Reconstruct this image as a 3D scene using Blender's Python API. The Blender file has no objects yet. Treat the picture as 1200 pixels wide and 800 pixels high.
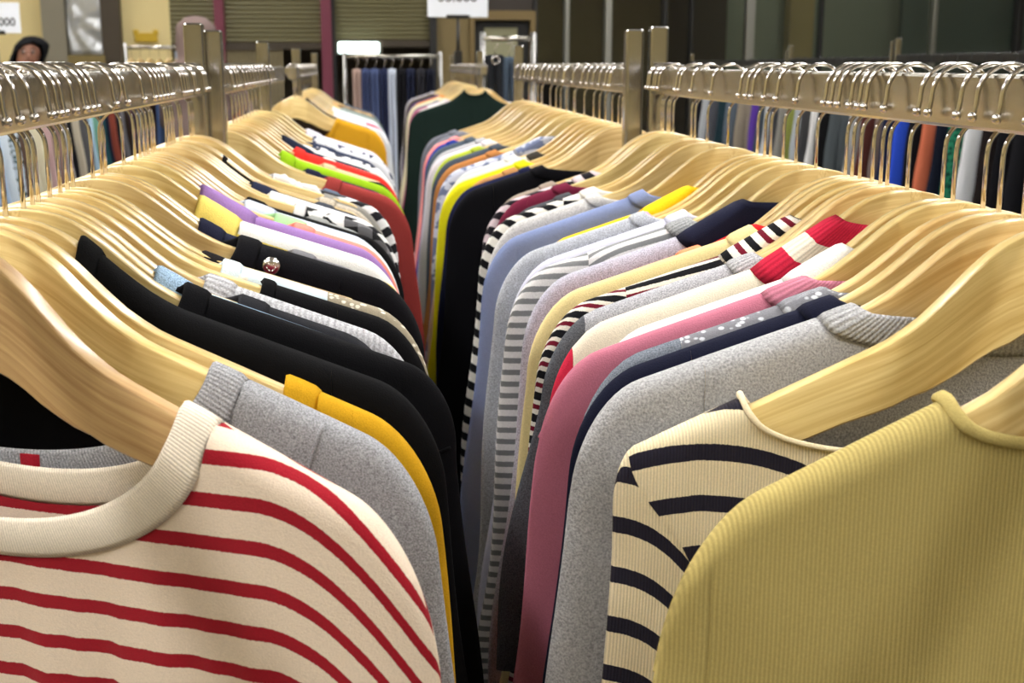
import bpy, math, random
from mathutils import Vector, Matrix
random.seed(11)
scn = bpy.context.scene
COL = scn.collection
CZ = 1.45                      # height of the rail tops above the floor
PI = math.pi

# ------------------------------------------------------------------ helpers
def lin(c):
    return tuple((x/12.92 if x <= .04045 else ((x+.055)/1.055)**2.4) for x in [v/255. for v in c[:3]])
def interp(x, xs, ys):
    if x <= xs[0]: return ys[0]
    for i in range(1, len(xs)):
        if x <= xs[i]:
            t = (x-xs[i-1])/(xs[i]-xs[i-1]); return ys[i-1]+t*(ys[i]-ys[i-1])
    return ys[-1]
def sstep(a, b, x):
    t = max(0., min(1., (x-a)/(b-a))); return t*t*(3-2*t)

class MB:
    """collects verts / faces / uvs and links them as ONE mesh object"""
    def __init__(s, shear=0.): s.v = []; s.f = []; s.uv = []; s.shear = shear
    def add(s, co, uv=None):
        s.v.append(tuple(co)); s.uv.append(uv or (co[0], co[2])); return len(s.v)-1
    def box(s, lo, hi, bev=0.):
        x0, y0, z0 = lo; x1, y1, z1 = hi
        b = [s.add((x, y, z)) for z in (z0, z1) for y in (y0, y1) for x in (x0, x1)]
        for q in ((0,2,3,1),(4,5,7,6),(0,1,5,4),(2,6,7,3),(0,4,6,2),(1,3,7,5)): s.f.append(tuple(b[i] for i in q))
    def rbox(s, lo, hi, r, n=3):
        """box with rounded vertical edges and a bevelled top/bottom"""
        x0, y0, z0 = lo; x1, y1, z1 = hi
        rings = []
        for z, ins in ((z0, r*.6), (z0+r*.6, 0), (z1-r*.6, 0), (z1-r*.15, r*.35), (z1, r*.8)):
            ring = []
            for cx, cy, a0 in ((x1-r, y1-r, 0), (x0+r, y1-r, PI/2), (x0+r, y0+r, PI), (x1-r, y0+r, 1.5*PI)):
                for k in range(n+1):
                    a = a0+PI/2*k/n
                    ring.append(s.add((cx+(r-ins*.9)*math.cos(a), cy+(r-ins*.9)*math.sin(a), z)))
            rings.append(ring)
        m = len(rings[0])
        for a, b in zip(rings, rings[1:]):
            for k in range(m): s.f.append((a[k], a[(k+1) % m], b[(k+1) % m], b[k]))
        s.f.append(tuple(reversed(rings[0]))); s.f.append(tuple(rings[-1]))
    def tube(s, pts, r, n=8, caps=True):
        pts = [Vector(p) for p in pts]; rings = []; ref = None
        for i, p in enumerate(pts):
            t = (pts[min(i+1, len(pts)-1)]-pts[max(i-1, 0)]).normalized()
            if ref is None: ref = Vector((0, 1, 0)) if abs(t.y) < .9 else Vector((1, 0, 0))
            a = (ref-t*ref.dot(t)).normalized(); b = t.cross(a); ref = a
            rr = r[i] if isinstance(r, (list, tuple)) else r
            rings.append([s.add(p+a*rr*math.cos(2*PI*k/n)+b*rr*math.sin(2*PI*k/n)) for k in range(n)])
        for a, b in zip(rings, rings[1:]):
            for k in range(n): s.f.append((a[k], a[(k+1) % n], b[(k+1) % n], b[k]))
        if caps: s.f.append(tuple(reversed(rings[0]))); s.f.append(tuple(rings[-1]))
    def ball(s, c, r, n=10, m=6, sc=(1, 1, 1)):
        c = Vector(c); rows = []
        for i in range(m+1):
            th = PI*i/m
            rows.append([s.add((c.x+r*sc[0]*math.sin(th)*math.cos(2*PI*k/n), c.y+r*sc[1]*math.sin(th)*math.sin(2*PI*k/n), c.z+r*sc[2]*math.cos(th))) for k in range(n)])
        for a, b in zip(rows, rows[1:]):
            for k in range(n): s.f.append((a[k], b[k], b[(k+1) % n], a[(k+1) % n]))
    def build(s, name, mat, parent=None, smooth=True, weld=0.):
        me = bpy.data.meshes.new(name)
        vs, fs, uv = s.v, s.f, s.uv
        if s.shear: vs = [(x, y, z-s.shear*x) for x, y, z in vs]      # a top hung askew: one shoulder lower, cloth still plumb
        if weld:
            key = {}; mp = []; nv = []; nu = []
            for i, v in enumerate(vs):
                k = (round(v[0]/weld), round(v[1]/weld), round(v[2]/weld))
                if k not in key: key[k] = len(nv); nv.append(v); nu.append(uv[i])
                mp.append(key[k])
            nf = []
            for f in fs:
                g = []
                for i in f:
                    if mp[i] not in g: g.append(mp[i])
                if len(g) > 2: nf.append(tuple(g))
            vs, fs, uv = nv, nf, nu
        me.from_pydata(vs, [], fs)
        l = me.uv_layers.new(name='UVMap')
        for lp in me.loops: l.data[lp.index].uv = uv[lp.vertex_index]
        if smooth: me.polygons.foreach_set('use_smooth', [True]*len(me.polygons))
        me.materials.append(mat); me.update()
        o = bpy.data.objects.new(name, me); COL.objects.link(o)
        if parent: o.parent = parent
        return o
def thing(name, label, cat, loc=(0, 0, 0), rz=0., group=None):
    o = bpy.data.objects.new(name, None); o.empty_display_size = .05; COL.objects.link(o)
    o.location = loc; o.rotation_euler = (0, 0, rz); tag(o, label, cat, group); return o
def tag(o, label, cat, group=None):
    o['label'] = label; o['category'] = cat
    if group: o['group'] = group
    return o
def struct(o): o['kind'] = 'structure'; return o

# ------------------------------------------------------------------ materials
def newmat(name):
    m = bpy.data.materials.new(name); m.use_nodes = True
    nt = m.node_tree; b = nt.nodes['Principled BSDF']; return m, nt, b
def N(nt, t, **kw):
    n = nt.nodes.new(t)
    for k, v in kw.items(): setattr(n, k, v)
    return n
def plain(name, c, rough=.6, metal=0., spec=.5, noise=0., nscale=20, bump=0.):
    m, nt, b = newmat(name)
    b.inputs['Base Color'].default_value = (*lin(c), 1); b.inputs['Roughness'].default_value = rough
    b.inputs['Metallic'].default_value = metal; b.inputs['Specular IOR Level'].default_value = spec
    if noise or bump:
        tc = N(nt, 'ShaderNodeTexCoord'); nz = N(nt, 'ShaderNodeTexNoise'); nz.inputs['Scale'].default_value = nscale; nz.inputs['Detail'].default_value = 4
        nt.links.new(tc.outputs['Object'], nz.inputs['Vector'])
        if noise:
            r = N(nt, 'ShaderNodeMixRGB', blend_type='MIX'); L = lin(c)
            r.inputs[1].default_value = (*[x*(1-noise) for x in L], 1); r.inputs[2].default_value = (*[min(1, x*(1+noise)) for x in L], 1)
            nt.links.new(nz.outputs['Fac'], r.inputs[0]); nt.links.new(r.outputs[0], b.inputs['Base Color'])
        if bump:
            bp = N(nt, 'ShaderNodeBump'); bp.inputs['Strength'].default_value = bump; bp.inputs['Distance'].default_value = .002
            nt.links.new(nz.outputs['Fac'], bp.inputs['Height']); nt.links.new(bp.outputs[0], b.inputs['Normal'])
    return m
def emis(name, c, s):
    m, nt, b = newmat(name)
    b.inputs['Base Color'].default_value = (0.8, .8, .8, 1); b.inputs['Emission Color'].default_value = (*lin(c), 1); b.inputs['Emission Strength'].default_value = s
    return m
def metal(name, c, rough, brush=None):
    m, nt, b = newmat(name)
    b.inputs['Base Color'].default_value = (*lin(c), 1); b.inputs['Metallic'].default_value = 1; b.inputs['Roughness'].default_value = rough
    if brush:
        tc = N(nt, 'ShaderNodeTexCoord'); mp = N(nt, 'ShaderNodeMapping'); mp.inputs['Scale'].default_value = brush
        nz = N(nt, 'ShaderNodeTexNoise'); nz.inputs['Scale'].default_value = 1; nz.inputs['Detail'].default_value = 5
        nt.links.new(tc.outputs['Object'], mp.inputs[0]); nt.links.new(mp.outputs[0], nz.inputs['Vector'])
        mr = N(nt, 'ShaderNodeMapRange'); mr.inputs[3].default_value = rough*.6; mr.inputs[4].default_value = rough*1.7
        nt.links.new(nz.outputs['Fac'], mr.inputs[0]); nt.links.new(mr.outputs[0], b.inputs['Roughness'])
        bp = N(nt, 'ShaderNodeBump'); bp.inputs['Strength'].default_value = .12; bp.inputs['Distance'].default_value = .0008
        nt.links.new(nz.outputs['Fac'], bp.inputs['Height']); nt.links.new(bp.outputs[0], b.inputs['Normal'])
    return m
def wood(name, c1, c2, rough=.32):
    m, nt, b = newmat(name)
    uv = N(nt, 'ShaderNodeUVMap'); mp = N(nt, 'ShaderNodeMapping'); oi = N(nt, 'ShaderNodeObjectInfo')
    mp.inputs['Scale'].default_value = (9, 260, 1)
    ad = N(nt, 'ShaderNodeVectorMath', operation='ADD')
    cb = N(nt, 'ShaderNodeCombineXYZ'); ml = N(nt, 'ShaderNodeMath', operation='MULTIPLY'); ml.inputs[1].default_value = 37.
    nt.links.new(oi.outputs['Random'], ml.inputs[0]); nt.links.new(ml.outputs[0], cb.inputs[2])
    nt.links.new(uv.outputs[0], mp.inputs[0]); nt.links.new(mp.outputs[0], ad.inputs[0]); nt.links.new(cb.outputs[0], ad.inputs[1])
    nz = N(nt, 'ShaderNodeTexNoise'); nz.inputs['Scale'].default_value = 1; nz.inputs['Detail'].default_value = 6; nz.inputs['Distortion'].default_value = .6
    nt.links.new(ad.outputs[0], nz.inputs['Vector'])
    cr = N(nt, 'ShaderNodeValToRGB'); cr.color_ramp.elements[0].position = .3; cr.color_ramp.elements[1].position = .68
    cr.color_ramp.elements[0].color = (*lin(c2), 1); cr.color_ramp.elements[1].color = (*lin(c1), 1)
    nt.links.new(nz.outputs['Fac'], cr.inputs[0])
    hs = N(nt, 'ShaderNodeHueSaturation')
    mr = N(nt, 'ShaderNodeMapRange'); mr.inputs[3].default_value = .86; mr.inputs[4].default_value = 1.08
    nt.links.new(oi.outputs['Random'], mr.inputs[0]); nt.links.new(mr.outputs[0], hs.inputs['Value'])
    mr2 = N(nt, 'ShaderNodeMapRange'); mr2.inputs[3].default_value = .492; mr2.inputs[4].default_value = .504
    w = N(nt, 'ShaderNodeTexWhiteNoise', noise_dimensions='1D'); nt.links.new(oi.outputs['Random'], w.inputs['W']); nt.links.new(w.outputs[0], mr2.inputs[0])
    nt.links.new(mr2.outputs[0], hs.inputs['Hue']); nt.links.new(cr.outputs[0], hs.inputs['Color'])
    nt.links.new(hs.outputs[0], b.inputs['Base Color'])
    b.inputs['Roughness'].default_value = rough; b.inputs['Coat Weight'].default_value = .45; b.inputs['Coat Roughness'].default_value = .16
    bp = N(nt, 'ShaderNodeBump'); bp.inputs['Strength'].default_value = .1; bp.inputs['Distance'].default_value = .001
    nt.links.new(nz.outputs['Fac'], bp.inputs['Height']); nt.links.new(bp.outputs[0], b.inputs['Normal'])
    return m

FAB = {}
def fabric(c, kind='plain', stripes=None, c2=None, amt=.12, rib=0., ribax=0, key=None):
    """c: sRGB albedo. kind plain | marl | stripe | check | print | lace | wool. stripes: [(width_m, colour)...] along uv.y.  rib: rib period (m)"""
    k = (tuple(c), kind, str(stripes), str(c2), amt, rib, ribax)
    if k in FAB: return FAB[k]
    m, nt, b = newmat('fabric')
    uv = N(nt, 'ShaderNodeUVMap'); tc = N(nt, 'ShaderNodeTexCoord')
    sep = N(nt, 'ShaderNodeSeparateXYZ'); nt.links.new(uv.outputs[0], sep.inputs[0])
    base = N(nt, 'ShaderNodeRGB'); base.outputs[0].default_value = (*lin(c), 1); out = base.outputs[0]
    if kind in ('stripe', 'check'):
        tot = sum(w for w, _ in stripes)
        wob = N(nt, 'ShaderNodeTexNoise'); wob.inputs['Scale'].default_value = 900
        nt.links.new(uv.outputs[0], wob.inputs['Vector'])
        def band(axis):
            dv = N(nt, 'ShaderNodeMath', operation='DIVIDE'); dv.inputs[1].default_value = tot
            wa = N(nt, 'ShaderNodeMath', operation='MULTIPLY_ADD'); wa.inputs[1].default_value = .0012
            nt.links.new(wob.outputs['Fac'], wa.inputs[0]); nt.links.new(sep.outputs[axis], wa.inputs[2])
            fr = N(nt, 'ShaderNodeMath', operation='FRACT')
            nt.links.new(wa.outputs[0], dv.inputs[0]); nt.links.new(dv.outputs[0], fr.inputs[0])
            cr = N(nt, 'ShaderNodeValToRGB'); cr.color_ramp.interpolation = 'CONSTANT'; p = 0
            els = cr.color_ramp.elements
            while len(els) < len(stripes): els.new(.5)
            for i, (w, cc) in enumerate(stripes):
                els[i].position = p/tot; els[i].color = (*lin(cc), 1); p += w
            nt.links.new(fr.outputs[0], cr.inputs[0]); return cr.outputs[0]
        out = band(1)
        if kind == 'check':
            mx = N(nt, 'ShaderNodeMixRGB', blend_type='MIX'); mx.inputs[0].default_value = .5
            nt.links.new(out, mx.inputs[1]); nt.links.new(band(0), mx.inputs[2]); out = mx.outputs[0]
    if kind in ('print', 'lace'):
        vo = N(nt, 'ShaderNodeTexNoise' if kind == 'print' else 'ShaderNodeTexVoronoi'); vo.inputs['Scale'].default_value = 55 if kind == 'print' else 190
        nt.links.new(uv.outputs[0], vo.inputs['Vector'])
        cr = N(nt, 'ShaderNodeValToRGB'); cr.color_ramp.elements[0].position = .50 if kind == 'print' else .25; cr.color_ramp.elements[1].position = .53 if kind == 'print' else .4
        cr.color_ramp.elements[0].color = (*lin(c), 1); cr.color_ramp.elements[1].color = (*lin(c2 or (20, 20, 22)), 1)
        nt.links.new(vo.outputs[0], cr.inputs[0]); out = cr.outputs[0]
    # heather / yarn mottling
    a = {'marl': .55, 'wool': .42}.get(kind, amt)
    mp = N(nt, 'ShaderNodeMapping'); mp.inputs['Scale'].default_value = (1000, 1000, 1000) if kind != 'wool' else (700, 700, 700)
    nt.links.new(tc.outputs['Object'], mp.inputs[0])
    nz = N(nt, 'ShaderNodeTexNoise'); nz.inputs['Scale'].default_value = 1; nz.inputs['Detail'].default_value = 3
    nt.links.new(mp.outputs[0], nz.inputs['Vector'])
    mr = N(nt, 'ShaderNodeMapRange'); mr.inputs[1].default_value = .25; mr.inputs[2].default_value = .75; mr.inputs[3].default_value = 1-a; mr.inputs[4].default_value = 1+a
    nt.links.new(nz.outputs['Fac'], mr.inputs[0])
    mu = N(nt, 'ShaderNodeVectorMath', operation='SCALE'); nt.links.new(out, mu.inputs[0]); nt.links.new(mr.outputs[0], mu.inputs['Scale'])
    nt.links.new(mu.outputs[0], b.inputs['Base Color'])
    b.inputs['Roughness'].default_value = .92; b.inputs['Specular IOR Level'].default_value = .12
    b.inputs['Sheen Weight'].default_value = .12 if sum(c) > 200 else .02; b.inputs['Sheen Roughness'].default_value = .5
    b.inputs['Sheen Tint'].default_value = (*lin(c), 1)
    h = nz.outputs['Fac']
    if rib:
        dv = N(nt, 'ShaderNodeMath', operation='MULTIPLY'); dv.inputs[1].default_value = 2*PI/rib
        sn = N(nt, 'ShaderNodeMath', operation='SINE'); nt.links.new(sep.outputs[ribax], dv.inputs[0]); nt.links.new(dv.outputs[0], sn.inputs[0])
        ad = N(nt, 'ShaderNodeMath', operation='MULTIPLY_ADD'); ad.inputs[1].default_value = .6
        nt.links.new(sn.outputs[0], ad.inputs[0]); nt.links.new(nz.outputs['Fac'], ad.inputs[2]); h = ad.outputs[0]
        ml = N(nt, 'ShaderNodeMapRange'); ml.inputs[1].default_value = -1; ml.inputs[3].default_value = .8; ml.inputs[4].default_value = 1.06
        nt.links.new(sn.outputs[0], ml.inputs[0])
        mu2 = N(nt, 'ShaderNodeVectorMath', operation='SCALE'); nt.links.new(mu.outputs[0], mu2.inputs[0]); nt.links.new(ml.outputs[0], mu2.inputs['Scale'])
        nt.links.new(mu2.outputs[0], b.inputs['Base Color'])
    bp = N(nt, 'ShaderNodeBump'); bp.inputs['Strength'].default_value = .35; bp.inputs['Distance'].default_value = .0012 if kind != 'wool' else .003
    nt.links.new(h, bp.inputs['Height']); nt.links.new(bp.outputs[0], b.inputs['Normal'])
    FAB[k] = m; return m

M_WOOD = wood('hanger_wood', (234, 210, 147), (203, 168, 101))
M_WOODG = wood('hanger_wood_grainy', (222, 184, 130), (178, 134, 86), .42)
M_HOOK = metal('hook_steel', (205, 200, 196), .15)
M_RAIL = metal('rail_steel', (190, 186, 176), .2, (60, 2, 60))
M_POST = metal('post_steel', (160, 158, 156), .16, (60, 60, 2))
M_BLACKPL = plain('black_plastic', (22, 22, 24), .35)

# ------------------------------------------------------------------ hangers
UX = [0, .015, .03, .045, .06, .08, .1, .145, .2, .25, .3]
VX = [0, .001, .006, .015, .028, .044, .055, .0695, .0875, .104, .121]
def smoothV():
    xs = [i*.0025 for i in range(121)]; ys = [interp(x, UX, VX) for x in xs]
    for _ in range(6): ys = [ys[0]]+[(ys[i-1]+2*ys[i]+ys[i+1])/4 for i in range(1, 120)]+[ys[-1]]
    return xs, ys
_sx, _sy = smoothV()
def V(u):
    u = abs(u)/.0025; i = min(119, int(u)); t = u-i; return _sy[i]+(_sy[i+1]-_sy[i])*t
HEND = .214
def hanger_mesh():
    mb = MB(); hy = .0054; rings = []
    us = [-HEND]+[-HEND+.002, -HEND+.006, -HEND+.012]+[-.2+.4*i/40 for i in range(41)]+[HEND-.012, HEND-.006, HEND-.002]+[HEND]
    for u in us:
        a = abs(u); hh = interp(a, [0, .03, .06, .09, .13, .2, .23], [.054, .058, .05, .039, .034, .031, .028])
        zt = -V(u); zb = zt-hh; mid = (zt+zb)/2-.002
        e = max(0., (a-(HEND-.014))/.014); k = math.sqrt(max(.02, 1-e*e))
        zt = mid+(zt-mid)*k; zb = mid+(zb-mid)*k; h = hy*(.55+.45*k); bv = min(.0016, (zt-zb)*.3)
        pr = []
        for (y, z) in ((-h, zb+bv), (-h, zt-bv), (-h+bv*.35, zt-bv*.35), (-h+bv, zt), (h-bv, zt), (h-bv*.35, zt-bv*.35), (h, zt-bv), (h, zb+bv), (h*.7, zb), (-h*.7, zb)):
            pr.append(mb.add((u, y, z), (a+(.5 if u < 0 else 0), z+.75*V(u)+y*.6)))
        rings.append(pr)
    n = len(rings[0])
    for a, b in zip(rings, rings[1:]):
        for k in range(n): mb.f.append((a[k], b[k], b[(k+1) % n], a[(k+1) % n]))
    mb.f.append(tuple(rings[0])); mb.f.append(tuple(reversed(rings[-1])))
    return mb
RAILTOP = .083                      # rail top above the wooden neck
def hook_mesh():
    mb = MB(); R = .0196; cz = RAILTOP-.0137; pts = []
    pts += [(R+.0022, 0, cz-.0115), (R+.0010, 0, cz-.008), (R+.0002, 0, cz-.0035)]
    for i in range(25):
        a = math.radians(2+226*i/24); pts.append((R*math.cos(a), 0, cz+R*math.sin(a)))
    p0 = Vector(pts[-1]); a = math.radians(228); t0 = Vector((-math.sin(a), 0, math.cos(a)))
    p1 = p0+t0*.014; p3 = Vector((0, 0, .03)); p2 = Vector((0, 0, .044))
    for i in range(1, 9):
        t = i/8; pts.append(tuple(p0*(1-t)**3+p1*3*t*(1-t)**2+p2*3*t*t*(1-t)+p3*t**3))
    pts.append((0, 0, -.012))
    mb.tube(pts, .00165, 8); mb.ball(pts[0], .0031, 10, 7)
    return mb
_hb = hanger_mesh().build('shoulder_bar', M_WOOD); _hk = hook_mesh().build('hook', M_HOOK)
HB, HK = _hb.data, _hk.data
HB.set_sharp_from_angle(angle=math.radians(30))
bpy.data.objects.remove(_hb); bpy.data.objects.remove(_hk)
HBG = HB.copy(); HBG.materials.clear(); HBG.materials.append(M_WOODG)
HBK = HB.copy(); HBK.materials.clear(); HBK.materials.append(M_BLACKPL)
HKK = HK.copy(); HKK.materials.clear(); HKK.materials.append(M_BLACKPL)
ZN = -.089
def hanger(X, Y, side, label, group, rz=0., tilt=0., body=None, hook=None, flip=False, zoff=0.):
    o = thing('clothes_hanger', label, 'hanger', (X, Y, CZ+ZN+zoff), (0 if side < 0 else PI)+rz, group)
    a = bpy.data.objects.new('shoulder_bar', body or HB); COL.objects.link(a); a.parent = o; a.rotation_euler = (0, tilt, 0)
    h = bpy.data.objects.new('hook', hook or HK); COL.objects.link(h); h.parent = o
    if flip: h.rotation_euler = (0, 0, PI)
    return o

# ------------------------------------------------------------------ garments
def garment(name, label, cat, X, Y, side, s, body, sleeve=None, collar=None, cw=.02, df=.06, db=.022, ut=.25, ua=.192, hem=.62, slv=.62,
            tf=.011, tb=.011, flare=.09, res=1, rz=0., tilt=0., group=None, vneck=False, bend=(0., 0., 0.), sbend=None, fold=.003, dz=0., ctl=True, seed=0, R=.06, zoff=0., seam=True, seams=(), xoff=0., u0=None, arm=0., pipe=None, lift=0.):
    """a knit or jersey top draped over a hanger; +u is the aisle side, v the drop below the hanger neck"""
    rnd = random.Random(seed*7+3)
    root = thing(name, label, cat, (X-side*xoff, Y, CZ+ZN+zoff), (0 if side < 0 else PI)+rz, group)
    nw = s+cw; ut = max(ut, .236); u0 = u0 or ut-.042; ua = max(ua, nw+.02) if nw < ut-.04 else ut-.02
    ph = [rnd.uniform(0, 6.28) for _ in range(6)]; lam = rnd.uniform(.06, .09)
    def ridge(u):
        a = abs(u); e = 0.
        if a > u0: t = min(1., (a-u0)/(ut-u0)); e = R*(1-math.sqrt(max(0., 1-t*t)))
        return V(a)-.0042+dz+e-lift*max(0., a-.18)
    Rn = ridge(nw)
    def top(u, drop):
        a = abs(u)
        if a >= nw: return ridge(u)
        q = (1-a/nw) if vneck and drop > .05 else math.sqrt(max(0., 1-(a/nw)**2))
        return Rn+drop*q
    def T(u, v, t, part):
        a = abs(u); d = v-(ridge(u) if a > nw else Rn)
        q = 1-min(1., max(0., d)/.013); y = (t)*math.sqrt(max(0., 1-q*q))
        y *= math.sqrt(max(0., 1-(min(1., a/ut))**7))
        dd = sstep(.03, .3, d)
        y += fold*dd*(math.sin(2*PI*u/lam+ph[0]+v*3)+.6*math.sin(2*PI*u/(lam*.43)+ph[1]-v*5))*(1-(a/ut)**4)*(t/.011)**.5
        if seam:
            cr = math.exp(-((a-ua)/.005)**2)*sstep(.0, .03, d); y *= 1-.16*cr-.35*cr*sstep(.08, .2, d)
        if part and seam: y *= .95
        return max(0., y)
    def fl(u, v):
        a = abs(u); k = max(0., a-.1)/(ut-.1)
        w = 1+.25*math.sin(v*18+ph[2])
        return math.copysign(a+flare*k*k*max(0., v-.16)*w, u)
    def uvc(u, v, part):
        b = (sbend if (part and sbend) else bend); a = abs(u)
        return (u, v-(b(a) if callable(b) else b[0]*a*a-(-b[1])*max(0., a-.155)**2+b[2]*V(a)))
    def arcx(d, t):
        d = max(0., d); q = 1-min(1., d/.013); return math.acos(max(0., min(1., q)))*(t+.013)/2-min(d, .013)
    def sheet(us, front, part, hemv, M):
        drop, t, sg = (df, tf, -1) if front else (db, tb, 1)
        for j in range(M+1):
            bb = (j/M)**1.7; A = ua+arm*(1-sstep(0., .10, bb*(hemv-.1)))
            for u in us:
                a = abs(u)
                if part: a = A+(a-ua)*(ut-A)/(ut-ua)
                elif a > nw: a = nw+(a-nw)*(A-nw)/(ua-nw)
                ue = math.copysign(a, u); vt = top(ue, drop); v = vt+bb*(hemv-vt)
                mb.add((fl(ue, v), sg*T(ue, v, t, part), -v), uvc(ue, v+arcx(v-(ridge(a) if a > nw else Rn), t), part))
    def faces(base, n, M, flip):
        for j in range(M):
            for i in range(n-1):
                q = (base+j*n+i, base+j*n+i+1, base+(j+1)*n+i+1, base+(j+1)*n+i)
                mb.f.append(q if flip else q[::-1])
    nn = int(7*res)+2; ns = int(6*res)+3; M = int(11*res)+7
    pos = [nw*math.sin(PI/2*i/nn) for i in range(nn+1)]+[nw+(ua-nw)*i/ns for i in range(1, ns+1)]
    us = [-u for u in reversed(pos[1:])]+pos
    mb = MB(shear=tilt)
    for front in (True, False):
        b0 = len(mb.v); sheet(us, front, False, hem, M); faces(b0, len(us), M, front)
    mb.build('body', body, root, weld=1e-5)
    if slv:
        nl = int(7*res)+4; sl = [ua+(ut-ua)*math.sin(PI/2*i/nl) for i in range(nl+1)]
        for sg in (1, -1):
            mb = MB(shear=tilt); uu = [u*sg for u in (sl if sg > 0 else reversed(sl))]
            for front in (True, False):
                b0 = len(mb.v); sheet(uu, front, True, slv, M); faces(b0, len(uu), M, front)
            mb.build('sleeve', sleeve or body, root, weld=1e-5)
    if ctl:
        mb = MB(shear=tilt); K = int(22*res)+18; rings = []; al = 0; last = None
        for i in range(2*K):
            p = PI*i/K; sp, cp = abs(math.sin(p)), math.cos(p); fr = math.sin(p) >= 0
            drop, t, sg = (df, tf, -1) if fr else (db, tb, 1)
            q = (1-abs(cp)) if vneck and fr and drop > .05 else sp
            uo, ui = nw*cp, s*cp
            vo = Rn+drop*q; vi = (ridge(s)*(1-sp)+Rn*sp)+max(drop-cw, -cw*.5)*q
            y = sg*(t+.0006)*math.sqrt(min(1., sp/.3))
            if sp < 1e-6: y = 0.
            n = min(1., sp/.3); nv = Vector((0, sg*n, math.sqrt(max(0., 1-n*n))))
            po, pi_ = Vector((uo, y, -vo)), Vector((ui, y*.96, -vi))
            mid = (po+pi_)/2
            if last is not None: al += (mid-last).length
            last = mid; th = .0016; ring = []
            for f, k in ((-.04, 0.), (.12, 1.), (.5, 1.15), (.88, 1.), (1., 0.), (.88, -1.), (.5, -1.), (.12, -1.)):
                ring.append(mb.add(po*(1-f)+pi_*f+nv*(th*k+.0008), (al, f*cw)))
            rings.append(ring)
        m = len(rings[0])
        for i in range(2*K):
            a, b = rings[i], rings[(i+1) % (2*K)]
            for k in range(m): mb.f.append((a[k], b[k], b[(k+1) % m], a[(k+1) % m]))
        mb.build('collar', collar or body, root)
    if pipe:
        mb = MB(shear=tilt); pts = []
        for i in range(40):
            u = nw+.002+(ut-.0035-nw)*math.sin(PI/2*i/39); v = ridge(u)+pipe
            pts.append((fl(u, v), -T(u, v, tf, False)-.0002, -v))
        mb.tube(pts, .0011, 6); mb.build('piping', body, root)
    for (ua_, va_, ub_, vb_) in seams:
        mb = MB(shear=tilt); pts = []
        for i in range(15):
            t = i/14; u = ua_+(ub_-ua_)*t; v = max(ridge(u)+.0005, va_+(vb_-va_)*t)
            pts.append((fl(u, v), -T(u, v, tf, u > ua)-.0003, -v))
        mb.tube(pts, .0011, 6); mb.build('seam', body, root)
    return root

# ------------------------------------------------------------------ racks
def rack(name, label, X, Y0, Y1, skew=0., railmat=None, posttop=.06, zoff=0., group='steel clothes racks', pw=.0125, hw=.0115, posts=None):
    zt = -.006+zoff; L = Y1-Y0
    r = thing(name, label, 'clothes rack', (X, Y0, 0), skew, group)
    mb = MB(); mb.box((-hw, pw, CZ+zt-.034), (hw, L-pw, CZ+zt)); o = mb.build('rail', railmat or M_RAIL, r, smooth=False)
    bv = o.modifiers.new('b', 'BEVEL'); bv.width = .0022; bv.segments = 2
    for y in (posts or (0, L)):
        mb = MB(); mb.rbox((-pw, y-pw, .04), (pw, y+pw, CZ+zt+posttop), .004); mb.build('post', M_POST, r, smooth=False)
        mb = MB(); mb.rbox((-.26, y-.0125, 0), (.26, y+.0125, .04), .004); mb.build('foot', M_POST, r, smooth=False)
    return r
XN = lambda Y: -.212-.02*Y
XM = lambda Y: -.195-.018*Y
XF = lambda Y: -.243-.02*(Y-3.47)
XR1 = lambda Y: .375
XR2 = lambda Y: .347
XR3 = lambda Y: .368
rack('clothes_rack', 'steel clothes rack holding the red-striped cream top and the black tees', XN(-.15), -.15, 1.715, posttop=.058, skew=.02)
rack('clothes_rack', 'steel clothes rack holding the khaki ribbed top and mauve sweatshirt', .375, -.15, 1.735, posttop=.056)
rack('clothes_rack', 'steel clothes rack holding the lime green tee and grey check blouse', XM(1.745), 1.745, 3.16, posttop=.05, skew=.018, posts=(0, .875))
rack('clothes_rack', 'steel clothes rack holding the bright yellow-green knit', .347, 1.765, 3.30, posttop=.053)
rack('clothes_rack', 'steel clothes rack fronted by the mustard yellow tee', XF(3.41), 3.41, 5.2, posttop=.05, skew=.02, posts=(.27, 1.79))
rack('clothes_rack', 'steel clothes rack fronted by the bottle green top', .368, 4.72, 7.0, posttop=.055, posts=(.2, 2.28))

exec_specs = []
K_ = (11, 11, 13)
def st(*a): return list(a)
GREYM = (150, 150, 154)
def P(c, **k): return fabric(c, **k)
RED, CRM = (150, 24, 38), (226, 208, 188)
TEES = []   # (side, rackX, list)
def G(short, cat, Y, s, body, **k): return dict(short=short, cat=cat, Y=Y, s=s, body=body, **k)

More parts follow.
